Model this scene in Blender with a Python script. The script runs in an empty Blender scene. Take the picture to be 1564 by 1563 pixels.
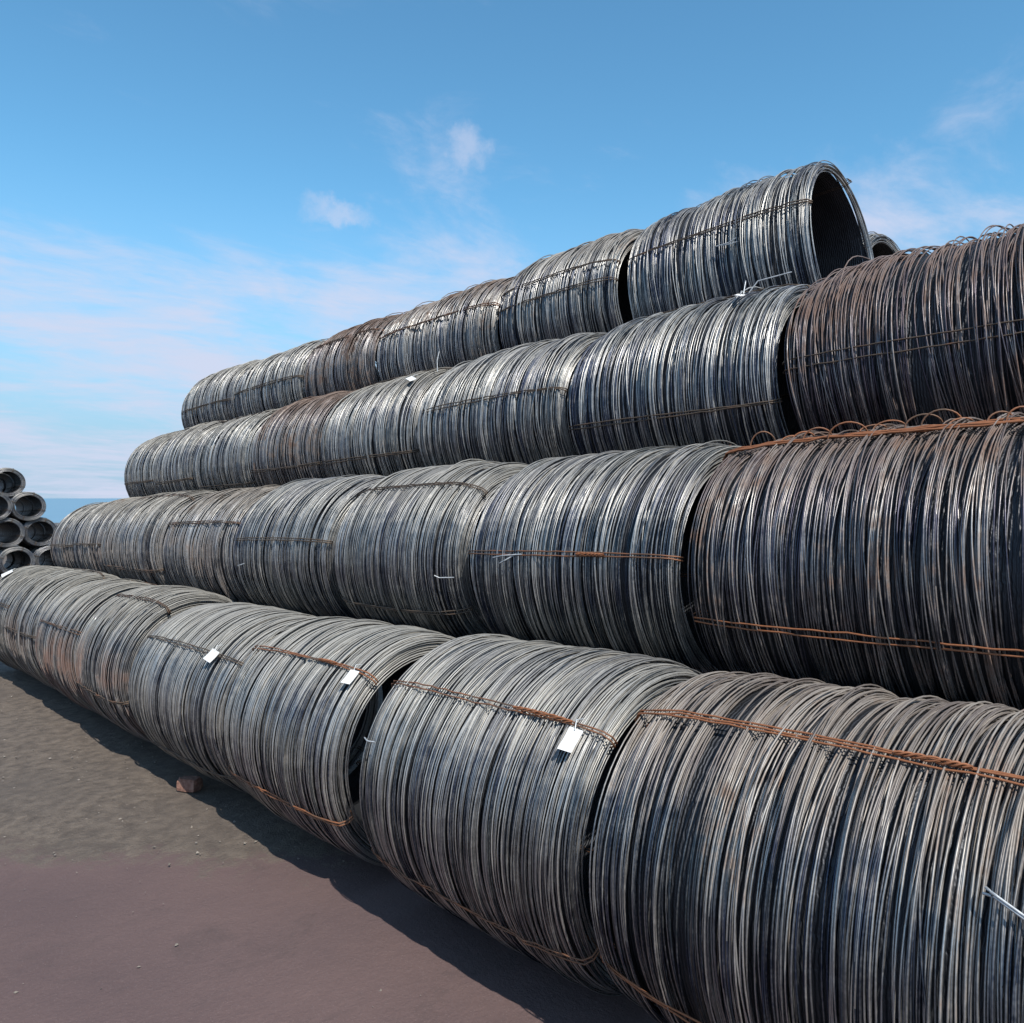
import bpy, math, random
import numpy as np
from mathutils import Matrix, Vector

# ------------------------------------------------------------------ camera
S = bpy.context.scene
COL = S.collection
FPX, CX, CY, HZ = 1200.0, 782.0, 781.5, 761.0      # focal length and horizon in photograph pixels
PHI = math.atan((CX + 350.0) / FPX)                # the rows recede to the left of the view
PD = math.atan((CY - HZ) / FPX)                    # slight downward pitch
SL = math.radians(1.771)                           # the yard falls gently towards the sea
R = 0.58                                           # coil radius (m)
H = 3.017 * R                                      # eye height above the yard
CAMZ = H / math.cos(SL)
cd = bpy.data.cameras.new('camera')
cam = bpy.data.objects.new('camera', cd)
COL.objects.link(cam)
S.camera = cam
cd.sensor_width = 36.0
cd.lens = FPX / 1564.0 * 36.0
cd.clip_start = 0.05
cd.clip_end = 20000
cam.location = (0, 0, CAMZ)
cam.rotation_euler = (math.pi / 2 - PD, 0, -PHI)

# ------------------------------------------------------------------ sky, sun, exposure
SUN = Vector((-0.20, -0.62, 0.76)).normalized()   # direction towards the sun
elev = math.asin(SUN.z)
w = bpy.data.worlds.new('World')
S.world = w
w.use_nodes = True
nt = w.node_tree
nt.nodes.clear()


def N(t, typ, **kw):
    n = t.nodes.new(typ)
    for k, v in kw.items():
        if k.startswith('i_'):
            key = k[2:]
            n.inputs[int(key) if key.isdigit() else key.replace('_', ' ')].default_value = v
        else:
            setattr(n, k, v)
    return n


def L(t, a, b):
    t.links.new(a, b)


def math_n(t, op, a, b=None, c=None, clamp=False):
    n = t.nodes.new('ShaderNodeMath')
    n.operation = op
    n.use_clamp = clamp
    for i, v in enumerate((a, b, c)):
        if v is None:
            continue
        if isinstance(v, (int, float)):
            n.inputs[i].default_value = v
        else:
            t.links.new(v, n.inputs[i])
    return n.outputs[0]


def ramp(t, val, lo, hi, a=0.0, b=1.0, interp='SMOOTHSTEP'):
    n = t.nodes.new('ShaderNodeMapRange')
    n.interpolation_type = interp
    n.inputs['From Min'].default_value = lo
    n.inputs['From Max'].default_value = hi
    n.inputs['To Min'].default_value = a
    n.inputs['To Max'].default_value = b
    if isinstance(val, (int, float)):
        n.inputs['Value'].default_value = val
    else:
        t.links.new(val, n.inputs['Value'])
    return n.outputs['Result']


def mixc(t, fac, a, b, blend='MIX'):
    n = t.nodes.new('ShaderNodeMix')
    n.data_type = 'RGBA'
    n.blend_type = blend
    for sock, v in ((n.inputs[0], fac), (n.inputs[6], a), (n.inputs[7], b)):
        if isinstance(v, (int, float)):
            sock.default_value = v
        elif isinstance(v, tuple):
            sock.default_value = v if len(v) == 4 else v + (1.0,)
        else:
            t.links.new(v, sock)
    return n.outputs[2]


SKY_STRENGTH = 0.11
sky = N(nt, 'ShaderNodeTexSky', sky_type='NISHITA', sun_disc=False, sun_elevation=elev,
        sun_rotation=math.atan2(SUN.x, SUN.y), air_density=1.0, dust_density=0.2, ozone_density=1.6, altitude=0)
tc = N(nt, 'ShaderNodeTexCoord')
sep = N(nt, 'ShaderNodeSeparateXYZ')
L(nt, tc.outputs['Generated'], sep.inputs[0])
zc = math_n(nt, 'MAXIMUM', sep.outputs[2], 0.0)
den = math_n(nt, 'ADD', zc, 0.14)
pl = N(nt, 'ShaderNodeCombineXYZ')
L(nt, math_n(nt, 'DIVIDE', sep.outputs[0], den), pl.inputs[0])
L(nt, math_n(nt, 'DIVIDE', sep.outputs[1], den), pl.inputs[1])
mp = N(nt, 'ShaderNodeMapping')
mp.inputs['Rotation'].default_value = (0, 0, math.radians(24))
mp.inputs['Scale'].default_value = (0.85, 1.45, 1)
mp.inputs['Location'].default_value = (3.1, 0.7, 0)
L(nt, pl.outputs[0], mp.inputs[0])
n1 = N(nt, 'ShaderNodeTexNoise', i_Scale=1.15, i_Detail=9.0, i_Roughness=0.6, i_Distortion=0.5)
L(nt, mp.outputs[0], n1.inputs['Vector'])
n2 = N(nt, 'ShaderNodeTexNoise', i_Scale=0.42, i_Detail=3.0, i_Roughness=0.5)
L(nt, mp.outputs[0], n2.inputs['Vector'])
low = ramp(nt, sep.outputs[2], 0.40, 0.16)          # thin cloud thickens towards the horizon
n3 = N(nt, 'ShaderNodeTexNoise', i_Scale=5.0, i_Detail=6.0, i_Roughness=0.65, i_Distortion=0.8)
L(nt, mp.outputs[0], n3.inputs['Vector'])
n1b = math_n(nt, 'ADD', n1.outputs[0], math_n(nt, 'MULTIPLY', math_n(nt, 'SUBTRACT', n3.outputs[0], 0.5), 0.26))
cov = math_n(nt, 'ADD', n1b, math_n(nt, 'MULTIPLY', low, 0.16))
cov = math_n(nt, 'ADD', cov, math_n(nt, 'MULTIPLY', math_n(nt, 'SUBTRACT', n2.outputs[0], 0.5), 0.55))
wisps = math_n(nt, 'MULTIPLY', ramp(nt, cov, 0.44, 0.80), 0.90)
# two small puffs of cloud
nw = N(nt, 'ShaderNodeTexNoise', i_Scale=22.0, i_Detail=6.0, i_Roughness=0.62)
L(nt, tc.outputs['Generated'], nw.inputs['Vector'])
warp = N(nt, 'ShaderNodeVectorMath', operation='MULTIPLY_ADD')
L(nt, nw.outputs['Color'], warp.inputs[0])
warp.inputs[1].default_value = (0.085, 0.085, 0.085)
L(nt, tc.outputs['Generated'], warp.inputs[2])
puffs = None
for c, sc, amp in (((0.587, 0.7038, 0.4001), (1, 1, 1.0), 0.50), ((0.4819, 0.8108, 0.3323), (0.75, 0.75, 1.7), 0.50)):
    sb = N(nt, 'ShaderNodeVectorMath', operation='SUBTRACT')
    L(nt, warp.outputs[0], sb.inputs[0])
    sb.inputs[1].default_value = tuple(v + 0.0425 for v in c)
    ml = N(nt, 'ShaderNodeVectorMath', operation='MULTIPLY')
    L(nt, sb.outputs[0], ml.inputs[0])
    ml.inputs[1].default_value = sc
    ln = N(nt, 'ShaderNodeVectorMath', operation='LENGTH')
    L(nt, ml.outputs[0], ln.inputs[0])
    p = math_n(nt, 'MULTIPLY', ramp(nt, ln.outputs['Value'], 0.036, 0.002), amp)
    puffs = p if puffs is None else math_n(nt, 'MAXIMUM', puffs, p)
cloud = math_n(nt, 'MAXIMUM', wisps, puffs)
cc = (0.45 / SKY_STRENGTH, 0.48 / SKY_STRENGTH, 0.60 / SKY_STRENGTH)
tinted = mixc(nt, 1.0, sky.outputs[0], (0.68, 1.16, 1.22), 'MULTIPLY')
haze_low = math_n(nt, 'MULTIPLY', ramp(nt, sep.outputs[2], 0.38, 0.0), 0.94)      # pale humid air low over the sea
tinted = mixc(nt, haze_low, tinted, (0.25 / SKY_STRENGTH, 0.36 / SKY_STRENGTH, 0.50 / SKY_STRENGTH))
skyc = mixc(nt, cloud, tinted, cc)
bg = N(nt, 'ShaderNodeBackground', i_Strength=SKY_STRENGTH)
L(nt, skyc, bg.inputs['Color'])
wo = N(nt, 'ShaderNodeOutputWorld')
L(nt, bg.outputs[0], wo.inputs['Surface'])

ld = bpy.data.lights.new('sun', 'SUN')
ld.energy = 3.7
ld.angle = math.radians(0.53)
ld.color = (1.0, 0.955, 0.88)
sun = bpy.data.objects.new('sun', ld)
COL.objects.link(sun)
sun.location = (-5, -8, 20)
sun.rotation_euler = SUN.to_track_quat('Z', 'Y').to_euler()
S.view_settings.view_transform = 'Standard'
S.view_settings.look = 'None'
S.view_settings.exposure = 0.55
S.cycles.max_bounces = 3
S.cycles.diffuse_bounces = 1
S.cycles.glossy_bounces = 1
S.cycles.transmission_bounces = 0
S.view_settings.gamma = 1.0

# ------------------------------------------------------------------ helpers
AX = Vector((0, math.cos(SL), -math.sin(SL)))
NZ = Vector((0, math.sin(SL), math.cos(SL)))
GROUND0 = Vector((0, 0, CAMZ)) - NZ * H


def yard(x, y, z=0.0):
    """A point of the sloping yard: x across the rows, y along them, z above the ground."""
    return GROUND0 + Vector((x, 0, 0)) + AX * y + NZ * z


def mesh_np(name, verts, quads, smooth=True):
    me = bpy.data.meshes.new(name)
    verts = np.ascontiguousarray(verts, dtype=np.float32)
    quads = np.ascontiguousarray(quads, dtype=np.int32)
    k = quads.shape[1]
    me.vertices.add(len(verts))
    me.vertices.foreach_set('co', verts.ravel())
    me.loops.add(quads.size)
    me.loops.foreach_set('vertex_index', quads.ravel())
    me.polygons.add(len(quads))
    me.polygons.foreach_set('loop_start', np.arange(0, quads.size, k, dtype=np.int32))
    me.polygons.foreach_set('use_smooth', np.full(len(quads), smooth))
    me.update(calc_edges=True)
    return me


def tube(path, rad, sides=5, closed=False):
    """Vertices and quads of a tube swept along a path (n,3)."""
    path = np.asarray(path, dtype=np.float64)
    n = len(path)
    if closed:
        tan = np.roll(path, -1, 0) - np.roll(path, 1, 0)
    else:
        tan = np.gradient(path, axis=0)
    tan /= np.linalg.norm(tan, axis=1)[:, None] + 1e-12
    ref = np.where(np.abs(tan[:, 1:2]) > 0.9, np.array([[1.0, 0, 0.3]]), np.array([[0.0, 1.0, 0.0]]))
    u = np.cross(tan, ref)
    u /= np.linalg.norm(u, axis=1)[:, None] + 1e-12
    v = np.cross(tan, u)
    a = np.arange(sides) / sides * 2 * np.pi
    rr = np.broadcast_to(np.asarray(rad, dtype=np.float64), (n,))[:, None, None]
    vs = path[:, None, :] + rr * (np.cos(a)[None, :, None] * u[:, None, :] + np.sin(a)[None, :, None] * v[:, None, :])
    m = n if closed else n - 1
    i = np.arange(m)[:, None]
    j = np.arange(sides)[None, :]
    i2 = (i + 1) % n
    j2 = (j + 1) % sides
    q = np.stack(np.broadcast_arrays(i * sides + j, i * sides + j2, i2 * sides + j2, i2 * sides + j), -1).reshape(-1, 4)
    return vs.reshape(-1, 3), q


def join(parts):
    vs, qs, o = [], [], 0
    for v, q in parts:
        vs.append(v)
        qs.append(q + o)
        o += len(v)
    return np.concatenate(vs), np.concatenate(qs)


def link(name, me, mat, parent=None, color=None):
    o = bpy.data.objects.new(name, me)
    COL.objects.link(o)
    if mat and not me.materials:
        me.materials.append(mat)
    if parent:
        o.parent = parent
    if color:
        o.color = color
    return o


def new_mat(name):
    m = bpy.data.materials.new(name)
    m.use_nodes = True
    t = m.node_tree
    t.nodes.clear()
    out = t.nodes.new('ShaderNodeOutputMaterial')
    b = t.nodes.new('ShaderNodeBsdfPrincipled')
    t.links.new(b.outputs[0], out.inputs[0])
    return m, t, b


# ------------------------------------------------------------------ materials
def steel_material():
    # object colour carries the coil's state: R rust, G pale dust, B red dust, A dark scale
    m, t, b = new_mat('steel_wire')
    oi = N(t, 'ShaderNodeObjectInfo')
    s = N(t, 'ShaderNodeSeparateColor')
    L(t, oi.outputs['Color'], s.inputs[0])
    rust, dust, red = s.outputs[0], s.outputs[1], s.outputs[2]
    dark = oi.outputs['Alpha']
    at = N(t, 'ShaderNodeAttribute', attribute_name='tint')
    tint = at.outputs['Fac']
    co = N(t, 'ShaderNodeTexCoord')
    off = N(t, 'ShaderNodeVectorMath', operation='ADD')
    L(t, co.outputs['Object'], off.inputs[0])
    rv = N(t, 'ShaderNodeCombineXYZ')
    for i in range(3):
        L(t, math_n(t, 'MULTIPLY', oi.outputs['Random'], 37.0 + 11 * i), rv.inputs[i])
    L(t, rv.outputs[0], off.inputs[1])
    big = N(t, 'ShaderNodeTexNoise', i_Scale=2.6, i_Detail=2.0, i_Roughness=0.55)
    L(t, off.outputs[0], big.inputs['Vector'])
    med = N(t, 'ShaderNodeTexNoise', i_Scale=14.0, i_Detail=2.0, i_Roughness=0.65)
    L(t, off.outputs[0], med.inputs['Vector'])
    fin = N(t, 'ShaderNodeTexNoise', i_Scale=120.0, i_Detail=0.0, i_Roughness=0.6)
    L(t, off.outputs[0], fin.inputs['Vector'])
    # mill scale: blue-black to light grey from turn to turn and along the wire
    v = math_n(t, 'ADD', tint, math_n(t, 'MULTIPLY', math_n(t, 'SUBTRACT', med.outputs[0], 0.5), 0.55))
    v = math_n(t, 'ADD', v, math_n(t, 'MULTIPLY', math_n(t, 'SUBTRACT', big.outputs[0], 0.5), 0.45))
    v = math_n(t, 'ADD', v, math_n(t, 'MULTIPLY', math_n(t, 'SUBTRACT', fin.outputs[0], 0.5), 0.35))
    v = math_n(t, 'SUBTRACT', v, math_n(t, 'MULTIPLY', dark, 0.45))
    v = math_n(t, 'ADD', v, math_n(t, 'MULTIPLY', dust, 0.25), clamp=True)
    blue = mixc(t, ramp(t, big.outputs[0], 0.35, 0.65), (0.040, 0.050, 0.085), (0.050, 0.066, 0.080))
    col = mixc(t, v, blue, (0.56, 0.545, 0.515))
    # dust and rust
    up = N(t, 'ShaderNodeSeparateXYZ')
    L(t, co.outputs['Object'], up.inputs[0])
    top = ramp(t, math_n(t, 'ADD', up.outputs[2], math_n(t, 'MULTIPLY', math_n(t, 'SUBTRACT', med.outputs[0], 0.5), 0.25)), 0.78, 1.10)
    topd = math_n(t, 'MULTIPLY', top, ramp(t, math_n(t, 'ADD', rust, dust), 0.0, 0.9, 0.10, 0.85))
    col = mixc(t, topd, col, mixc(t, ramp(t, rust, 0.1, 0.6), (0.25, 0.24, 0.215), (0.235, 0.165, 0.125)))
    rm = math_n(t, 'ADD', big.outputs[0], math_n(t, 'MULTIPLY', med.outputs[0], 0.8))
    rm = math_n(t, 'ADD', rm, math_n(t, 'MULTIPLY', tint, 0.22))
    rm = math_n(t, 'ADD', rm, math_n(t, 'MULTIPLY', rust, 0.62))
    rmask = math_n(t, 'MULTIPLY', ramp(t, rm, 1.28, 1.62), ramp(t, rust, 0.0, 0.5, 0.35, 0.9))
    col = mixc(t, rmask, col, mixc(t, fin.outputs[0], (0.11, 0.062, 0.042), (0.23, 0.138, 0.095)))
    col = mixc(t, ramp(t, rust, 0.35, 0.65, 0.0, 0.45), col, (0.125, 0.086, 0.082))      # an even brown bloom on the worst coils
    rd = math_n(t, 'MULTIPLY', red, ramp(t, math_n(t, 'ADD', big.outputs[0], math_n(t, 'MULTIPLY', med.outputs[0], 0.4)), 0.5, 0.85))
    rd = math_n(t, 'MULTIPLY', rd, ramp(t, up.outputs[2], 0.98, 0.62))
    col = mixc(t, rd, col, (0.235, 0.150, 0.125))
    L(t, col, b.inputs['Base Color'])
    mud = math_n(t, 'MAXIMUM', math_n(t, 'MAXIMUM', rmask, topd), rd)
    L(t, math_n(t, 'MULTIPLY_ADD', mud, -0.62, 0.86), b.inputs['Metallic'])
    rg = math_n(t, 'MULTIPLY_ADD', med.outputs[0], 0.32, 0.24)
    L(t, math_n(t, 'MULTIPLY_ADD', mud, 0.35, rg, clamp=True), b.inputs['Roughness'])
    return m


def core_material():
    m, t, b = new_mat('inner_turns')
    co = N(t, 'ShaderNodeTexCoord')
    wv = N(t, 'ShaderNodeTexWave', bands_direction='Y', i_Scale=26.0, i_Distortion=3.5, i_Detail=2.0)
    wv.inputs['Detail Scale'].default_value = 1.4
    L(t, co.outputs['Object'], wv.inputs['Vector'])
    no = N(t, 'ShaderNodeTexNoise', i_Scale=8.0, i_Detail=4.0)
    L(t, co.outputs['Object'], no.inputs['Vector'])
    L(t, mixc(t, no.outputs[0], (0.018, 0.020, 0.026), (0.055, 0.058, 0.065)), b.inputs['Base Color'])  # darker than the outer wire: shade between turns and in bores painted in
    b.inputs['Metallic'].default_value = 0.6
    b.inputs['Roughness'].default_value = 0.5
    bp = N(t, 'ShaderNodeBump', i_Strength=0.5, i_Distance=0.008)
    L(t, wv.outputs['Fac'], bp.inputs['Height'])
    L(t, bp.outputs[0], b.inputs['Normal'])
    return m


def tie_material():
    # object colour: R rust amount
    m, t, b = new_mat('binding_wire')
    oi = N(t, 'ShaderNodeObjectInfo')
    s = N(t, 'ShaderNodeSeparateColor')
    L(t, oi.outputs['Color'], s.inputs[0])
    co = N(t, 'ShaderNodeTexCoord')
    no = N(t, 'ShaderNodeTexNoise', i_Scale=7.0, i_Detail=5.0, i_Roughness=0.7)
    L(t, co.outputs['Object'], no.inputs['Vector'])
    fi = N(t, 'ShaderNodeTexNoise', i_Scale=55.0, i_Detail=3.0, i_Roughness=0.7)
    L(t, co.outputs['Object'], fi.inputs['Vector'])
    k = ramp(t, math_n(t, 'ADD', no.outputs[0], s.outputs[0]), 0.62, 1.05)
    steel = mixc(t, fi.outputs[0], (0.055, 0.040, 0.030), (0.17, 0.125, 0.09))
    rust = mixc(t, fi.outputs[0], (0.17, 0.062, 0.026), (0.37, 0.142, 0.058))
    L(t, mixc(t, k, steel, rust), b.inputs['Base Color'])
    L(t, math_n(t, 'MULTIPLY_ADD', k, -0.4, 0.45), b.inputs['Metallic'])
    b.inputs['Roughness'].default_value = 0.62
    return m


def plain_material(name, c1, c2, scale, rough, metal=0.0, bump=0.0):
    m, t, b = new_mat(name)
    co = N(t, 'ShaderNodeTexCoord')
    no = N(t, 'ShaderNodeTexNoise', i_Scale=scale, i_Detail=5.0, i_Roughness=0.65)
    L(t, co.outputs['Object'], no.inputs['Vector'])
    L(t, mixc(t, ramp(t, no.outputs[0], 0.3, 0.7), c1, c2), b.inputs['Base Color'])
    b.inputs['Roughness'].default_value = rough
    b.inputs['Metallic'].default_value = metal
    if bump:
        bp = N(t, 'ShaderNodeBump', i_Strength=bump, i_Distance=0.01)
        L(t, no.outputs[0], bp.inputs['Height'])
        L(t, bp.outputs[0], b.inputs['Normal'])
    return m


M_STEEL = steel_material()
M_CORE = core_material()
M_TIE = tie_material()
M_TAG = plain_material('label_card', (0.62, 0.60, 0.56), (0.80, 0.80, 0.79), 45, 0.6)
M_PALE = plain_material('bright_tie', (0.36, 0.38, 0.39), (0.58, 0.59, 0.59), 60, 0.42, 0.4)
M_BRICK = plain_material('brick_clay', (0.17, 0.075, 0.052), (0.30, 0.17, 0.125), 28, 0.9, 0.0, 0.6)
M_STONE = plain_material('pebble', (0.12, 0.10, 0.085), (0.27, 0.235, 0.20), 20, 0.9, 0.0, 0.4)
M_CONC = plain_material('quay_concrete', (0.10, 0.11, 0.125), (0.17, 0.18, 0.195), 3, 0.85, 0.0, 0.4)


def ground_material():
    m, t, b = new_mat('yard_dirt')
    co = N(t, 'ShaderNodeTexCoord')
    P = co.outputs['Object']
    n_big = N(t, 'ShaderNodeTexNoise', i_Scale=0.9, i_Detail=5.0, i_Roughness=0.6)
    n_med = N(t, 'ShaderNodeTexNoise', i_Scale=11.0, i_Detail=8.0, i_Roughness=0.68)
    n_fin = N(t, 'ShaderNodeTexNoise', i_Scale=70.0, i_Detail=4.0, i_Roughness=0.7)
    for n in (n_big, n_med, n_fin):
        L(t, P, n.inputs['Vector'])
    dirt = mixc(t, ramp(t, n_med.outputs[0], 0.3, 0.72), (0.076, 0.058, 0.046), (0.172, 0.135, 0.105))
    dirt = mixc(t, ramp(t, n_fin.outputs[0], 0.60, 0.76, 0.0, 0.55), dirt, (0.33, 0.29, 0.24))
    dirt = mixc(t, ramp(t, n_big.outputs[0], 0.42, 0.66, 0.0, 0.6), dirt, (0.100, 0.079, 0.065))
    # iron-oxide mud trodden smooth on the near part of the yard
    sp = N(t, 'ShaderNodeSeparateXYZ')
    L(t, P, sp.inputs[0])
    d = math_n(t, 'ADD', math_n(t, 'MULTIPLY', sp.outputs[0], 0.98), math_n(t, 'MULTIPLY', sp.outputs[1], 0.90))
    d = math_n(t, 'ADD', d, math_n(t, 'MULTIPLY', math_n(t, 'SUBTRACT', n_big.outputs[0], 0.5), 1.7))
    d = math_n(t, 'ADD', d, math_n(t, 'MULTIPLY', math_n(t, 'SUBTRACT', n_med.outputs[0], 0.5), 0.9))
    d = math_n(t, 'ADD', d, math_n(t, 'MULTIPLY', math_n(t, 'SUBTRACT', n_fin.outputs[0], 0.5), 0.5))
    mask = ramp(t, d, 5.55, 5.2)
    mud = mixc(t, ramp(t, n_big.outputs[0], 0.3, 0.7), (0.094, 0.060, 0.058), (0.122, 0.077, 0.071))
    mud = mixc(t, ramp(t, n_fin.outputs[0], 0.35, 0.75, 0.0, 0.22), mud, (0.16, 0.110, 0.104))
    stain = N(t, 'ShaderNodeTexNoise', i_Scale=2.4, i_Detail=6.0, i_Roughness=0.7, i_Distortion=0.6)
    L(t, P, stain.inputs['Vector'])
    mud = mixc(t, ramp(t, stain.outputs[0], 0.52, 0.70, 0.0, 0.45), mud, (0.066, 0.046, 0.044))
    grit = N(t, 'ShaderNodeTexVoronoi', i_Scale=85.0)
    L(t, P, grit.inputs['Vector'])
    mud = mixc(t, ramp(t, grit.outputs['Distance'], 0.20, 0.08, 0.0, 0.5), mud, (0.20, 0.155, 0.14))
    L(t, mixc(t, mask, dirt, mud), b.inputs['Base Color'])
    b.inputs['Roughness'].default_value = 0.92
    hh = math_n(t, 'ADD', n_med.outputs[0], math_n(t, 'MULTIPLY', n_fin.outputs[0], 0.45))
    bp = N(t, 'ShaderNodeBump', i_Distance=0.03)
    L(t, ramp(t, mask, 0, 1, 0.8, 0.4), bp.inputs['Strength'])
    L(t, hh, bp.inputs['Height'])
    L(t, bp.outputs[0], b.inputs['Normal'])
    return m


def sea_material():
    m, t, b = new_mat('sea_water')
    co = N(t, 'ShaderNodeTexCoord')
    no = N(t, 'ShaderNodeTexNoise', i_Scale=0.05, i_Detail=6.0, i_Roughness=0.6)
    L(t, co.outputs['Object'], no.inputs['Vector'])
    L(t, mixc(t, no.outputs[0], (0.11, 0.22, 0.31), (0.15, 0.28, 0.37)), b.inputs['Base Color'])
    b.inputs['Roughness'].default_value = 0.45
    bp = N(t, 'ShaderNodeBump', i_Strength=0.5, i_Distance=0.6)
    L(t, no.outputs[0], bp.inputs['Height'])
    L(t, bp.outputs[0], b.inputs['Normal'])
    return m


# ------------------------------------------------------------------ the setting: yard, quay wall, sea
rng = np.random.default_rng(5)
nx, ny = 90, 130
gx = np.concatenate([np.linspace(-80, -3, 15), np.linspace(-2.6, 4, 56), np.linspace(4.6, 90, 19)])
gy = np.concatenate([np.linspace(-60, -1, 12), np.linspace(-0.8, 9, 92), np.linspace(9.6, 58, 26)])
GX, GY = np.meshgrid(gx, gy)
zz = np.zeros_like(GX)
for k in range(14):
    fx, fy, ph = rng.uniform(-4, 4), rng.uniform(-4, 4), rng.uniform(0, 6.28)
    zz += 0.0028 * np.sin(fx * GX + fy * GY + ph)
zz -= 0.012                                            # hollows only: the coils rest on the high spots
pts = np.stack([GX, GY, zz], -1).reshape(-1, 3)
ix = np.arange(len(gy) - 1)[:, None] * len(gx) + np.arange(len(gx) - 1)[None, :]
quads = np.stack([ix, ix + 1, ix + 1 + len(gx), ix + len(gx)], -1).reshape(-1, 4)
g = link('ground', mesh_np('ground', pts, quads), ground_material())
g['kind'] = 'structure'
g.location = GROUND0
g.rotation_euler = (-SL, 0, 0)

sv = np.array([[-9000, 58, -4.2], [12000, 58, -4.2], [12000, 15000, -4.2], [-9000, 15000, -4.2]], float)
sea = link('sea', mesh_np('sea', sv, np.array([[0, 1, 2, 3]])), sea_material())
sea['kind'] = 'structure'


def box(x0, x1, y0, y1, z0, z1):
    v = np.array([[x, y, z] for x in (x0, x1) for y in (y0, y1) for z in (z0, z1)], float)
    q = np.array([[0, 1, 3, 2], [4, 6, 7, 5], [0, 4, 5, 1], [2, 3, 7, 6], [0, 2, 6, 4], [1, 5, 7, 3]])
    return v, q


wall = bpy.data.objects.new('quay_wall', None)
COL.objects.link(wall)
wall.location = yard(0, 56.5)
wall.rotation_euler = (-SL, 0, 0)
wall['label'] = 'low grey concrete quay wall between the yard and the sea'
wall['category'] = 'wall'
wb = mesh_np('wall_body', *box(-40, 60, -0.25, 0.25, -0.3, 1.75), smooth=False)
link('wall_body', wb, M_CONC, wall)
wc = mesh_np('coping', *box(-40, 60, -0.34, 0.34, 1.752, 1.92), smooth=False)
link('coping', wc, M_CONC, wall)


# ------------------------------------------------------------------ wire coils
def smooth_walk(r, n, win):
    a = r.normal(0, 1, n + 4 * win + 2)
    k = np.hanning(2 * win + 1)
    k /= np.sqrt((k ** 2).sum())
    return np.convolve(a, k, 'same')[2 * win: 2 * win + n]


def end_profile(y, half, e):
    t = np.clip(np.abs(y) / half, 0, 1.2)
    return 1.0 - e * t ** 5


def wire_mesh(name, length, rad, turns, seg, sides, seed, lean=0.02, loose=1.0, wr=0.0042, e=0.05, face=14, wall_t=0.155, clump=1.0):
    """One continuous steel wire wound into a loose coil; local axis Y, origin at the coil's base."""
    r = np.random.default_rng(seed)
    half = length / 2
    step = np.exp(r.normal(0, 0.55 * clump, turns)) * np.exp(0.55 * clump * smooth_walk(r, turns, 3))
    yy = np.cumsum(step)
    yy = (yy - yy[0]) / (yy[-1] - yy[0]) * (length - 0.02) - half + 0.01
    lay = r.choice([0.0, 0.0, -0.0075, -0.015, -0.024], turns)
    lay = lay + 0.005 * loose * smooth_walk(r, turns, 4) + 0.0025 * loose * r.normal(0, 1, turns)
    rr = np.minimum(lay, 0.016)
    ox = 0.006 * loose * smooth_walk(r, turns, 6) + 0.0035 * loose * r.normal(0, 1, turns)
    oz = 0.005 * loose * smooth_walk(r, turns, 6) + 0.0030 * loose * r.normal(0, 1, turns) - 0.002
    ts = lean + 0.010 * loose * smooth_walk(r, turns, 5) + 0.008 * loose * r.normal(0, 1, turns)
    tcn = 0.010 * loose * smooth_walk(r, turns, 5) + 0.008 * loose * r.normal(0, 1, turns)
    stray = r.random(turns) < 0.10 * loose
    ts = ts + stray * r.normal(0, 0.030, turns)
    tcn = tcn + stray * r.normal(0, 0.030, turns)
    s2 = 0.006 * smooth_walk(r, turns, 8)
    y2 = 0.006 * loose * r.normal(0, 1, turns)
    hump = (r.random(turns) < 0.08) * r.uniform(0.006, 0.036, turns) * min(loose, 1.2)
    hang = r.uniform(-0.3, 2.6, turns)
    tint = np.clip(0.45 + 0.20 * clump * smooth_walk(r, turns, 3) + 0.27 * r.normal(0, 1, turns), 0, 1)
    if face:                                            # turns that fill the wall of the coil at its near end
        def pre(a, b):
            return np.concatenate([b, a])
        k = face
        yy = pre(yy, -half + 0.008 + 0.02 * r.random(k))
        rr = pre(rr, -np.linspace(wall_t, 0.008, k))
        for_zero = r.normal(0, 0.003, k)
        ox, oz, s2, y2 = pre(ox, for_zero), pre(oz, r.normal(0, 0.003, k)), pre(s2, np.zeros(k)), pre(y2, np.zeros(k))
        ts, tcn = pre(ts, lean + r.normal(0, 0.004, k)), pre(tcn, r.normal(0, 0.004, k))
        tint = pre(tint, np.clip(r.normal(0.5, 0.2, k), 0, 1))
        hump, hang = pre(hump, np.zeros(k)), pre(hang, np.zeros(k))
    n = len(yy)
    u = np.arange((n - 1) * seg + 1) / seg
    i0 = np.minimum(u.astype(int), n - 2)
    f = u - i0
    f = np.where(True, f * f * (3 - 2 * f), f)

    def ip(a):
        return a[i0] * (1 - f) + a[i0 + 1] * f
    th = u * 2 * np.pi + np.pi / 2
    c, s = np.cos(th), np.sin(th)
    y = ip(yy) + ip(ts) * s + ip(tcn) * c + ip(y2) * np.cos(3 * th + 1.0)
    y = np.clip(y - lean * s, -half - 0.012, half + 0.012) + lean * s
    rho = (rad - wr) * end_profile(y, half, e) + ip(rr) + ip(s2) * np.cos(2 * th)
    turn = np.minimum((u + 0.25).astype(int), n - 1)
    dd = np.angle(np.exp(1j * (th - hang[turn])))
    rho = rho + hump[turn] * np.exp(-(dd / 0.33) ** 2)
    path = np.stack([rho * c + ip(ox), y, rho * s + ip(oz) + rad], -1)
    path[:, 2] = np.maximum(path[:, 2], wr)
    v, q = tube(path, wr, sides)
    me = mesh_np(name, v, q)
    a = me.attributes.new('tint', 'FLOAT', 'POINT')
    a.data.foreach_set('value', np.repeat(np.clip(ip(tint), 0, 1), sides).astype(np.float32))
    me.materials.append(M_STEEL)
    return me


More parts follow.
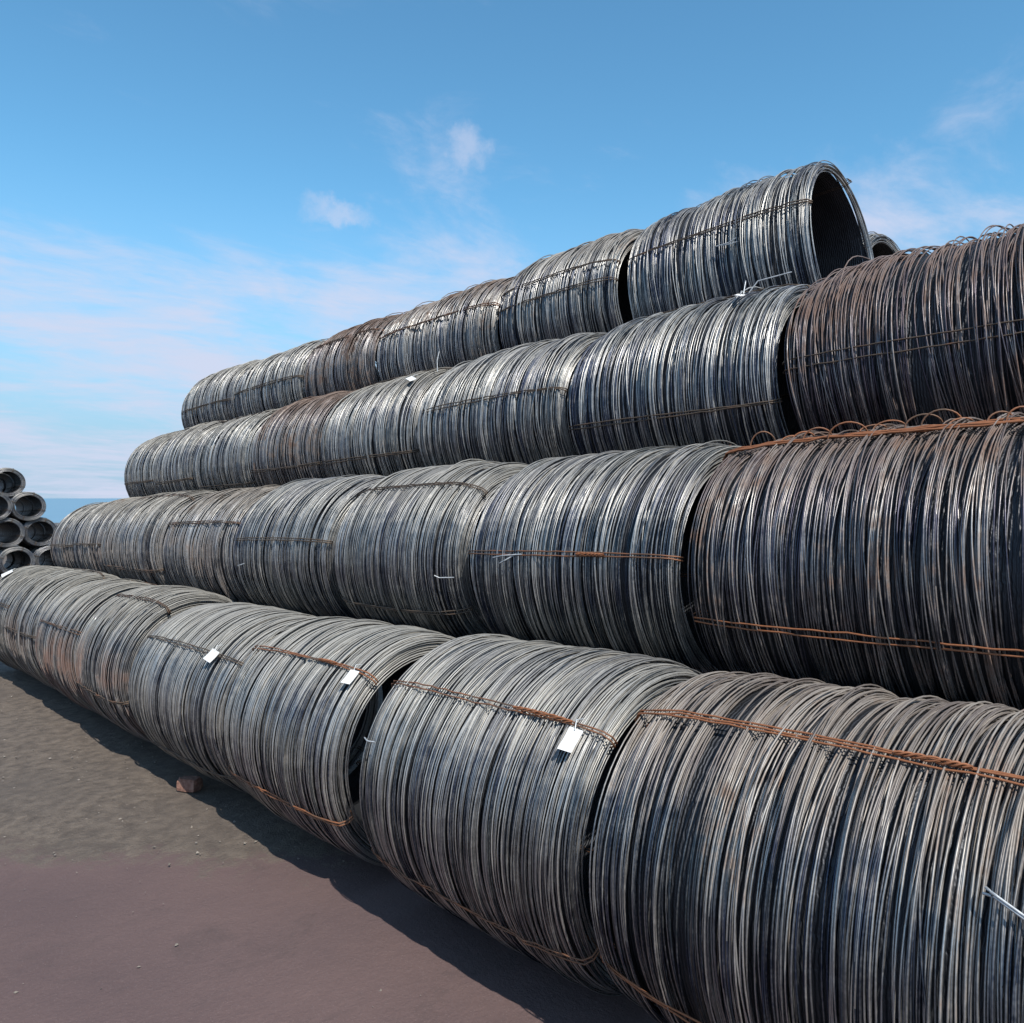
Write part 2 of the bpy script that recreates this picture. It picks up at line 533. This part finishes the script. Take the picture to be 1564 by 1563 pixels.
def core_mesh(name, length, rad, e, wall_t=0.145, lean=0.0):
    """The packed inner turns: a thick hollow tube a little inside the outer turns."""
    half = length / 2 - 0.045
    ys = np.linspace(-half, half, 15)
    ro = (rad - 0.034) * end_profile(ys, length / 2, e)
    prof = [(y, a) for y, a in zip(ys, ro)] + [(y, rad - wall_t - 0.012) for y in ys[::-1]]
    prof = np.array(prof)
    n, seg = len(prof), 48
    a = np.arange(seg) / seg * 2 * np.pi
    v = np.stack([prof[:, 1:2] * np.cos(a), np.broadcast_to(prof[:, :1], (n, seg)), prof[:, 1:2] * np.sin(a) + rad], -1)
    i = np.arange(n)[:, None]
    j = np.arange(seg)[None, :]
    q = np.stack(np.broadcast_arrays(i * seg + j, i * seg + (j + 1) % seg, ((i + 1) % n) * seg + (j + 1) % seg,
                                     ((i + 1) % n) * seg + j), -1).reshape(-1, 4)
    v = v.reshape(-1, 3).copy()
    v[:, 1] += lean * (v[:, 2] - rad) / rad
    me = mesh_np(name, v, q)
    me.materials.append(M_CORE)
    return me


def surf(al, y, rad, half, e, lift=0.0):
    """A point on the coil's skin; al = 0 faces left (-X), 90 is the crown."""
    a = math.radians(al)
    q = rad * float(end_profile(np.array(y), half, e)) + lift
    return np.array([-q * math.cos(a), y, q * math.sin(a) + rad])


def tie_mesh(length, rad, al, e, strands, seed, wr=0.0034, gap=0.017, wall_t=0.16, lean=0.0):
    """A binding of wire strands: along the outside, over both ends and back through the bore."""
    r = np.random.default_rng(seed)
    half = length / 2
    parts = []
    for s in range(strands):
        d = math.degrees((s - (strands - 1) / 2) * gap / rad)
        ph, amp = r.uniform(0, 6.28), r.uniform(0.15, 0.5)
        p = []
        for y in np.linspace(-half, half, 26):
            w_ = amp * math.sin(2.3 * y / half + ph) + 0.10 * r.normal()
            p.append(surf(al + d + w_, y, rad, half, e, 0.0085 + 0.0025 * r.normal() * (abs(y) < half * 0.95)))
        end = half + 0.022
        p.append(surf(al + d, end, rad, half, e, -0.012))
        inn = rad - wall_t
        for y, q in ((end, inn + 0.02), (half - 0.02, inn), (0.0, inn), (-half + 0.02, inn), (-end, inn + 0.02)):
            a = math.radians(al + d)
            p.append(np.array([-q * math.cos(a), y, q * math.sin(a) + rad]))
        p.append(surf(al + d, -end, rad, half, e, -0.012))
        p = np.array(p)
        p[:, 1] += lean * (p[:, 2] - rad) / rad
        parts.append(tube(p, wr, 5, closed=True))
    return join(parts)


def knot_mesh(length, rad, al, e, y0, y1, seed, wr=0.0031):
    """The twisted stretch where a binding is wrung tight."""
    half = length / 2
    parts = []
    n = 60
    for s in range(3):
        p = []
        for k in range(n):
            t_ = k / (n - 1)
            y = y0 + (y1 - y0) * t_
            a = t_ * 2 * math.pi * 2.3 + s * 2.094 + 0.5 * math.sin(9 * t_ + seed)
            w_ = 0.0065 * (math.sin(math.pi * min(max(t_, 0.04), 0.96)) ** 0.3)
            base = surf(al + math.degrees(w_ * math.cos(a) / rad), y, rad, half, e, 0.0155 + w_ * math.sin(a))
            p.append(base)
        parts.append(tube(np.array(p), wr, 5))
    return join(parts)


def card_mesh(length, rad, al, y, e, wd, ht, turn):
    """A bent label card hanging on the skin of a coil, with thickness, plus the wire it hangs from."""
    half = length / 2
    nu, nv = 4, 6
    layers = []
    for lift in (0.024, 0.0275):
        for j in range(nv):
            for i in range(nu):
                uu = (i / (nu - 1) - 0.5) * wd
                vv = -(j / (nv - 1)) * ht
                ca, sa = math.cos(turn), math.sin(turn)
                u2, v2 = uu * ca - vv * sa, uu * sa + vv * ca
                curl = 0.012 * (j / (nv - 1)) ** 2 + 0.003 * math.sin(3 * uu / wd)
                layers.append(surf(al + math.degrees(v2 / rad), y + u2, rad, half, e, lift + curl))
    v = np.array(layers)
    m = nu * nv
    q = []
    for j in range(nv - 1):
        for i in range(nu - 1):
            a = j * nu + i
            q.append([a, a + 1, a + nu + 1, a + nu])
            q.append([m + a, m + a + nu, m + a + nu + 1, m + a + 1])
    rim = [i for i in range(nu)] + [j * nu + nu - 1 for j in range(1, nv)] + \
          [(nv - 1) * nu + i for i in range(nu - 2, -1, -1)] + [j * nu for j in range(nv - 2, 0, -1)]
    for a, b2 in zip(rim, rim[1:] + rim[:1]):
        q.append([b2, a, m + a, m + b2])
    return v, np.array(q)


def whisker_mesh(pts, wr=0.0032):
    pts = np.array(pts, float)
    t_ = np.linspace(0, len(pts) - 1, 5 * (len(pts) - 1) + 1)
    p = np.stack([np.interp(t_, np.arange(len(pts)), pts[:, k]) for k in range(3)], -1)
    return tube(p, wr, 5)


ROWX = [4.1 * R, 5.46 * R, 6.74 * R, 8.02 * R]
ROWZ = [0.0, 1.547 * R, 3.047 * R, 4.555 * R]           # height of each row's underside
ROWR = [1.03 * R, R, R, R]
LOD = {0: (365, 68, 4), 1: (275, 56, 4), 2: (240, 44, 3), 3: (215, 38, 3)}


def coil(row, y0, y1, lod, seed, label, color, ties, lean=0.02, loose=1.0, rusty=0.2, col=0, tags=(), knots=(),
         whiskers=(), e=0.07, yaw=None, turns=None, dz=0.0, squash=1.0, wall_t=0.085, dx=0.0, vary=0.026,
         zs=1.0, loops=()):
    """ties / tags / knots are given by the angle on the skin and the distance along the row."""
    q = random.Random(seed)
    rad = ROWR[row] * (1 + q.uniform(-1.3, 0.8) * vary)
    yaw = q.uniform(-0.8, 0.8) if yaw is None else yaw
    length = y1 - y0
    mid = (y0 + y1) / 2
    half = length / 2
    root = bpy.data.objects.new('wire_coil', None)
    COL.objects.link(root)
    root.empty_display_size = 0.2
    root.location = yard(ROWX[row] + 2.52 * R * col + dx + q.uniform(-1, 1) * vary * 0.6, mid + (0.0, 0.04, 0.04, 0.06)[row], ROWZ[row] + dz)
    root.rotation_euler = (-SL, 0, math.radians(yaw))
    root['label'] = label
    root['category'] = 'wire coil'
    root['group'] = 'coils in the long stack'
    root.scale = (squash, 1, zs)                        # sagged wider, or stood a little narrow
    n, seg, sides = LOD[lod]
    n = int((turns or n) * length / 1.38)
    wr = (0.0031, 0.0036, 0.0042, 0.0046)[lod]
    link('wire_winding', wire_mesh('wire_winding', length, rad, n, seg, sides, seed, lean, loose, wr, e,
                                   18 if lod < 2 else 12, wall_t, (1.0, 0.75, 0.5, 0.4)[lod]), M_STEEL, root, color)
    link('inner_winding', core_mesh('inner_winding', length, rad, e, wall_t, lean), M_CORE, root)
    for k, t_ in enumerate(ties):
        if not isinstance(t_, tuple):
            t_ = (t_, 2, (0.0032, 0.0038, 0.0046, 0.0052)[lod], 0.015)
        me = mesh_np('binding_wire', *tie_mesh(length, rad, t_[0], e, t_[1], seed * 7 + k, t_[2], t_[3], wall_t + 0.012, lean))
        link('binding_wire', me, M_TIE, root, (rusty, 0, 0, 1))
    for a, ya, yb in knots:
        me = mesh_np('twisted_knot', *knot_mesh(length, rad, a, e, ya - mid, yb - mid, seed))
        link('twisted_knot', me, M_TIE, root, (0.75, 0, 0, 1))
    for a, y, wd, ht, turn in tags:
        me = mesh_np('label_tag', *card_mesh(length, rad, a, y - mid, e, wd, ht, turn), smooth=False)
        tg = link('label_tag', me, M_TAG, root)
        tg['label'] = 'white card label tag wired to the coil'
        hk = whisker_mesh([surf(a + 4.5, y - mid + 0.004, rad, half, e, 0.015), surf(a + 2.5, y - mid + 0.01, rad, half, e, 0.035),
                           surf(a - 0.8, y - mid, rad, half, e, 0.030)], 0.0022)
        link('tag_wire', mesh_np('tag_wire', *hk), M_PALE, tg)
    for path in whiskers:
        p = [surf(a, y - mid, rad, half, e, lift) for a, y, lift in path]
        wk = link('wire_tail', mesh_np('wire_tail', *whisker_mesh(p, 0.0034)), M_PALE, root)
        wk['label'] = 'bright loose tail of tie wire'
    for a, y, hgt, wid in loops:                        # slack loops of tie wire standing up along the crown
        p = [surf(a - 3 + 6 * t_ / 10, y - mid + wid * math.cos(math.pi * t_ / 10) * (1 + 0.25 * math.sin(7 * y)), rad, half, e,
                  0.006 + hgt * math.sin(math.pi * t_ / 10)) for t_ in range(11)]
        link('wire_loop', mesh_np('wire_loop', *whisker_mesh(p, 0.0034)), M_TIE, root, (0.35, 0, 0, 1))
    return root


# state colours: (rust, pale dust, red dust, dark scale)
# ---- bottom row
coil(0, 0.14, 1.615, 0, 11, 'grey coil with orange binding on brown top, nearest at right of bottom row',
     (0.37, 0.22, 0.0, 0.22), ((60, 3, 0.0032, 0.010), -24, 150, 235), lean=0.012, loose=0.8, rusty=0.62, knots=((60, 0.62, 0.80),),
     whiskers=(((33.8, 0.540, 0.016), (33.0, 0.525, 0.035), (30.5, 0.46, 0.022), (27.5, 0.39, 0.016), (24, 0.31, 0.014)),
               ((32.6, 0.543, 0.016), (32.4, 0.52, 0.030), (30.0, 0.46, 0.020), (27.0, 0.39, 0.016), (23.5, 0.31, 0.014))), vary=0.0)
coil(0, 1.70, 2.90, 0, 12, 'bottom row coil right of the black gap, white tag near its right end',
     (0.10, 0.35, 0.0, 0.06), (47.7, -29, 140, 230), lean=-0.004, loose=0.65, rusty=0.34, knots=((47.7, 1.82, 2.10),),
     tags=((45.5, 1.78, 0.050, 0.085, -0.03),),
     whiskers=(((22, 2.88, 0.02), (21.4, 2.82, 0.035), (21.8, 2.78, 0.02)),), vary=0.0, e=0.045)
coil(0, 3.16, 4.34, 1, 13, 'pale coil just left of the black gap in bottom row, small white tag',
     (0.08, 0.5, 0.0, 0.0), (50.3, -23, 140, 230), lean=-0.005, loose=0.5, rusty=0.4, tags=((49, 3.22, 0.05, 0.078, -0.15),),
     knots=((50.3, 3.40, 3.56),), e=0.045)
coil(0, 4.43, 5.93, 1, 14, 'pale grey coil fourth from the right in the bottom row, large tilted white tag',
     (0.06, 0.55, 0.1, 0.0), (40.2, -35, 130, 220), lean=-0.01, loose=0.5, rusty=0.15, tags=((41.5, 4.67, 0.09, 0.075, 0.12),))
coil(0, 6.02, 7.25, 2, 15, 'coil with red dusted side, fifth from the right in the bottom row',
     (0.15, 0.5, 0.9, 0.0), (64, -14.5, 150, 240), lean=0.0, loose=0.7, rusty=0.2)
coil(0, 7.32, 8.60, 2, 16, 'dusty coil sixth from the right in the bottom row, short tie across its pink side',
     (0.15, 0.5, 0.95, 0.0), (24.3, -66, 110, 200), zs=1.03, lean=0.0, loose=0.8, rusty=0.2)
coil(0, 8.65, 9.95, 3, 17, 'far coil of the bottom row at the left edge, dark tie low on its side',
     (0.12, 0.55, 0.5, 0.0), (5, 95, 185, 275), zs=1.06, lean=0.0, rusty=0.1)
coil(0, 10.0, 11.4, 3, 18, 'farthest coil of the bottom row at the left edge, tiny white tag on its shoulder',
     (0.1, 0.6, 0.2, 0.0), (24, 114, 204, 294), zs=1.08, lean=0.0, rusty=0.1, tags=((64, 11.0, 0.16, 0.12, 0.2),))
# ---- second row
coil(1, 0.20, 1.725, 0, 21, 'dark blue-black coil with rusty crown, nearest at right of second row',
     (0.50, 0.0, 0.0, 0.42), ((69, 4, 0.0046, 0.011), (-15.2, 2, 0.0034, 0.016), 150, 240), lean=0.035, loose=1.05, rusty=0.62,
     turns=310, vary=0.0, e=0.05,
     loops=tuple((70 + (k * 37) % 9, 0.50 + 0.083 * k + 0.02 * ((k * 5) % 3), 0.014 + 0.012 * ((k * 7) % 4), 0.030 + 0.008 * ((k * 3) % 4))
                 for k in range(14)))
coil(1, 1.80, 3.06, 0, 22, 'blue-grey coil second from the right in the second row, tie across its middle',
     (0.14, 0.25, 0.0, 0.25), (9.2, 99, 189, 279), lean=0.012, loose=0.7, rusty=0.34, knots=((9.2, 2.12, 2.28),), vary=0.005, e=0.05,
     whiskers=(((8.4, 2.62, 0.02), (7.4, 2.72, 0.05), (6.4, 2.80, 0.04)), ((8.4, 2.66, 0.02), (5.4, 2.70, 0.05), (4.0, 2.74, 0.05))))
coil(1, 3.21, 4.45, 1, 23, 'coil third from the right in the second row, edge curling over a black gap',
     (0.08, 0.5, 0.0, 0.20), (49.8, -26.4, 140, 230), lean=0.0, loose=0.8, rusty=0.1, e=0.10,
     whiskers=(((-6, 3.22, 0.02), (-5.8, 3.30, 0.03), (-4.5, 3.32, 0.04)),))
coil(1, 4.54, 5.88, 1, 24, 'blue topped coil fourth from the right in the second row, dark tie at mid height',
     (0.06, 0.3, 0.0, 0.2), (13.7, 103, 193, 283), lean=0.0, loose=0.8, rusty=0.05,
     whiskers=(((-4, 5.58, 0.02), (-5.5, 5.64, 0.05), (-7, 5.65, 0.03)),))
coil(1, 5.95, 7.50, 2, 25, 'brownish coil fifth from the right in the second row, short tie above its middle',
     (0.3, 0.4, 0.35, 0.05), (29, 119, 209, 299), rusty=0.2, loose=0.9)
coil(1, 7.55, 9.28, 2, 26, 'dull grey coil sixth from the right in the second row, thin tie near its crown',
     (0.2, 0.45, 0.3, 0.05), (68, -18, 158, 248), rusty=0.2, loose=0.9)
coil(1, 9.33, 10.43, 3, 27, 'small grey coil second from the far end of the second row, bright wire tail',
     (0.2, 0.45, 0.4, 0.1), (5, 95, 185, 275), rusty=0.1,
     whiskers=(((5, 9.40, 0.02), (3, 9.33, 0.06), (1, 9.36, 0.05)),))
coil(1, 10.48, 11.56, 3, 28, 'rounded grey coil at the far end of the second row beside the other pile',
     (0.1, 0.45, 0.4, 0.1), (4, 94, 184, 274), rusty=0.05, e=0.10)
# ---- third row
coil(2, 0.30, 1.685, 0, 31, 'loose dark brown coil with straggling wires, nearest at right of third row',
     (0.62, 0.0, 0.0, 0.42), ((5.6, 2, 0.0034, 0.045), 106, 196, 286), lean=0.065, loose=1.35, rusty=0.12, turns=300, vary=0.0, e=0.05)
coil(2, 1.765, 3.04, 1, 32, 'blue sheened coil second from the right in the third row, low tie and white tag',
     (0.08, 0.15, 0.0, 0.25), (-9.6, 80, 170, 260), lean=0.03, loose=0.9, rusty=0.1, tags=((57, 2.03, 0.05, 0.035, 0.3),), vary=0.008,
     whiskers=(((59, 2.00, 0.02), (63, 1.96, 0.06), (67, 1.80, 0.08)), ((59, 2.03, 0.02), (64, 2.03, 0.07), (68, 2.06, 0.05))))
coil(2, 3.13, 4.50, 1, 33, 'coil third from the right in the third row, dark tie across its middle',
     (0.08, 0.35, 0.0, 0.25), (16.2, 106, 196, 286), lean=0.01, loose=0.9, rusty=0.05)
coil(2, 4.59, 5.87, 2, 34, 'pale coil fourth from the right in the third row, white tag on its shoulder',
     (0.16, 0.5, 0.0, 0.05), (-11.7, 79, 169, 259), rusty=0.08, loose=1.0, tags=((52, 4.78, 0.09, 0.05, 0.4),),
     whiskers=(((62, 4.62, 0.02), (66, 4.63, 0.09), (70, 4.63, 0.15)),))
coil(2, 5.93, 7.20, 2, 35, 'tan rusted coil fifth from the right in the third row',
     (0.52, 0.45, 0.0, 0.05), (-12, 85, 175, 265), rusty=0.1, loose=1.0)
coil(2, 7.25, 8.64, 2, 36, 'pale coil third from the far end of the third row',
     (0.12, 0.45, 0.0, 0.1), (-22, 68, 158, 248), rusty=0.05)
coil(2, 8.69, 9.82, 3, 37, 'grey coil second from the far end of the third row',
     (0.12, 0.45, 0.0, 0.1), (-12, 78, 168, 258), rusty=0.05)
coil(2, 9.87, 10.96, 3, 38, 'rounded grey coil at the far end of the third row',
     (0.15, 0.45, 0.0, 0.12), (-8, 82, 172, 262), rusty=0.05, e=0.11)
# ---- top row
coil(3, 1.91, 3.19, 0, 41, 'topmost coil with its wide dark mouth open at the right end of the top row',
     (0.08, 0.15, 0.0, 0.28), ((24.6, 2, 0.0042, 0.014), 114, 204, 294), lean=0.06, loose=1.0, rusty=0.12, turns=325,
     squash=0.76, dx=-0.065, wall_t=0.05, yaw=-2.0, vary=0.0, e=0.05,
     whiskers=(((11.0, 2.48, 0.02), (10.4, 2.39, 0.03), (11.8, 2.34, 0.03)), ((10.4, 2.44, 0.02), (9.4, 2.38, 0.03), (9.4, 2.33, 0.03))))
coil(3, 3.27, 4.41, 1, 42, 'coil second from the right in the top row, double tie at its near end',
     (0.25, 0.4, 0.0, 0.22), ((25.7, 2, 0.0042, 0.012), (10.7, 2, 0.0038, 0.012), 115, 205), lean=0.02, loose=1.0, rusty=0.1, vary=0.008)
coil(3, 4.50, 6.10, 2, 43, 'rust tinged coil third from the right in the top row',
     (0.42, 0.4, 0.0, 0.18), (24.6, 114, 204, 294), lean=0.02, loose=1.0, rusty=0.25)
coil(3, 6.19, 7.49, 2, 44, 'tan brown coil fourth from the right in the top row',
     (0.54, 0.4, 0.0, 0.05), (38.4, 128, 218, 308), rusty=0.25)
coil(3, 7.55, 9.15, 3, 45, 'grey coil second from the far end of the top row, low dark tie',
     (0.12, 0.45, 0.0, 0.12), (8.1, 98, 188, 278), rusty=0.05)
coil(3, 9.20, 10.9, 3, 46, 'grey coil at the far left end of the top row against the sky',
     (0.12, 0.45, 0.0, 0.12), (2, 92, 182, 272), rusty=0.05, e=0.11)
coil(3, 2.22, 3.55, 2, 51, 'coil peeping out behind the open mouthed coil of the top row',
     (0.15, 0.25, 0.0, 0.3), (40, 130, 220, 310), col=1, rusty=0.1, dz=0.02, dx=-0.03, wall_t=0.07, vary=0.0)

# ------------------------------------------------------------------ the other pile, far left, seen end on
PR = 0.545
pw = [wire_mesh('wire_winding', 1.35, PR, 120, 40, 3, 900 + k, 0.0, 0.9, 0.0062, 0.03, 15, 0.125) for k in range(3)]
pc = core_mesh('inner_winding', 1.35, PR, 0.03, 0.125)
pt = [mesh_np('binding_wire', *tie_mesh(1.35, PR, a, 0.03, 2, 70 + k, 0.005)) for k, a in enumerate((20, 110, 200, 290))]
pile = [(6.22, 0.0, 'open end of the lowest coil in view in the far pile at the left'),
        (7.32, 0.0, 'low coil of the far pile, half hidden behind the end of the long stack'),
        (5.12, 0.0, 'low coil of the far pile cut by the left edge of the picture'),
        (5.92, 0.965, 'left one of two open coils in the second layer of the far pile'),
        (7.02, 0.965, 'right one of two open coils in the second layer of the far pile'),
        (5.53, 1.88, 'coil of the third layer of the far pile cut by the left edge'),
        (6.63, 1.88, 'open coil right of the third layer of the far pile, against the sea'),
        (6.07, 2.73, 'top coil of the far pile against the sky at the left edge')]
short = ('lowest open coil', 'half hidden low coil', 'low coil at the left edge', 'left coil of the second layer',
         'right coil of the second layer', 'third layer coil at the left edge', 'third layer coil by the sea', 'top coil')
for k, (x, z, lab) in enumerate(pile):
    for back in range(3):                              # the pile is three coils long
        root = bpy.data.objects.new('wire_coil', None)
        COL.objects.link(root)
        root.location = yard(x, 32.6 + 0.12 * ((k * 37) % 5 - 2) + 1.42 * back, z + (0.0 if z == 0 else 0.05))
        root.rotation_euler = (-SL, 0, math.radians(((k * 53) % 7 - 3) * 0.6))
        root.scale = (1.04, 1, 0.955)
        root['label'] = lab if back == 0 else ('coil directly behind the ' if back == 1 else 'hindmost coil behind the ') + short[k] + ' of the far pile'
        root['category'] = 'wire coil'
        root['group'] = 'coils in the far pile' if back == 0 else 'coils farther back in the far pile'
        link('wire_winding', pw[(k + back) % 3], M_STEEL, root, (0.12, 0.2, 0.1, 0.45))
        link('inner_winding', pc, M_CORE, root)
        for me in pt:
            link('binding_wire', me, M_TIE, root, (0.1, 0, 0, 1))

# ------------------------------------------------------------------ small things on the ground
random.seed(4)


def rough_block(sx, sy, sz, seed, n=3):
    """A chipped block: a subdivided box with pushed-in corners and uneven faces."""
    import bmesh
    r = random.Random(seed)
    bm = bmesh.new()
    bmesh.ops.create_cube(bm, size=1.0)
    bmesh.ops.subdivide_edges(bm, edges=bm.edges[:], cuts=n, use_grid_fill=True)
    for v in bm.verts:
        c = v.co
        k = sum(abs(a) > 0.45 for a in c)
        c *= 1.0 - (0.0, 0.0, 0.05, 0.16)[k] * r.uniform(0.3, 1.6)
        c += Vector((r.uniform(-1, 1), r.uniform(-1, 1), r.uniform(-1, 1))) * 0.025
    for v in bm.verts:
        v.co = Vector((v.co.x * sx, v.co.y * sy, v.co.z * sz + sz / 2))
    me = bpy.data.meshes.new('block')
    bm.to_mesh(me)
    bm.free()
    return me


br = link('broken_brick', rough_block(0.095, 0.14, 0.085, 3), M_BRICK)
br.location = yard(1.985, 5.25, -0.012)
br.rotation_euler = (-SL, 0.06, math.radians(28))
br['label'] = 'broken red brick on the ground at the edge of the stack shadow'
br['category'] = 'brick'

# pebbles strewn on the dirt (too many and small to count)
r = np.random.default_rng(8)
base_v = np.array([[1, 0, 0], [-1, 0, 0], [0, 1, 0], [0, -1, 0], [0, 0, 1], [0, 0, -1]], float)
base_f = np.array([[0, 2, 4], [2, 1, 4], [1, 3, 4], [3, 0, 4], [2, 0, 5], [1, 2, 5], [3, 1, 5], [0, 3, 5]])
vs, fs = [], []
k = 0
while k < 1500:
    x, y = r.uniform(-1.2, 2.3), r.uniform(2.0, 13.0)
    if 0.98 * x + 0.9 * y < 5.3 and r.random() < 0.8:
        continue
    sz = 0.0028 + 0.0075 * r.random() ** 4
    rot = Matrix.Rotation(r.uniform(0, 6.28), 3, 'Z') @ Matrix.Rotation(r.uniform(-.5, .5), 3, 'X')
    bv = base_v * (1 + 0.35 * r.normal(0, 1, (6, 1))).clip(0.5, 1.6) * np.array([1.2, 0.9, 0.65]) * sz
    vs.append(bv @ np.array(rot).T + np.array([x, y, sz * 0.2 - 0.008]))
    fs.append(base_f + 6 * k)
    k += 1
pb = link('pebbles', mesh_np('pebbles', np.concatenate(vs), np.concatenate(fs), smooth=False), M_STONE)
pb.location = GROUND0
pb.rotation_euler = (-SL, 0, 0)
pb['kind'] = 'stuff'
pb['label'] = 'small pebbles strewn over the brown dirt yard'
pb['category'] = 'pebbles'
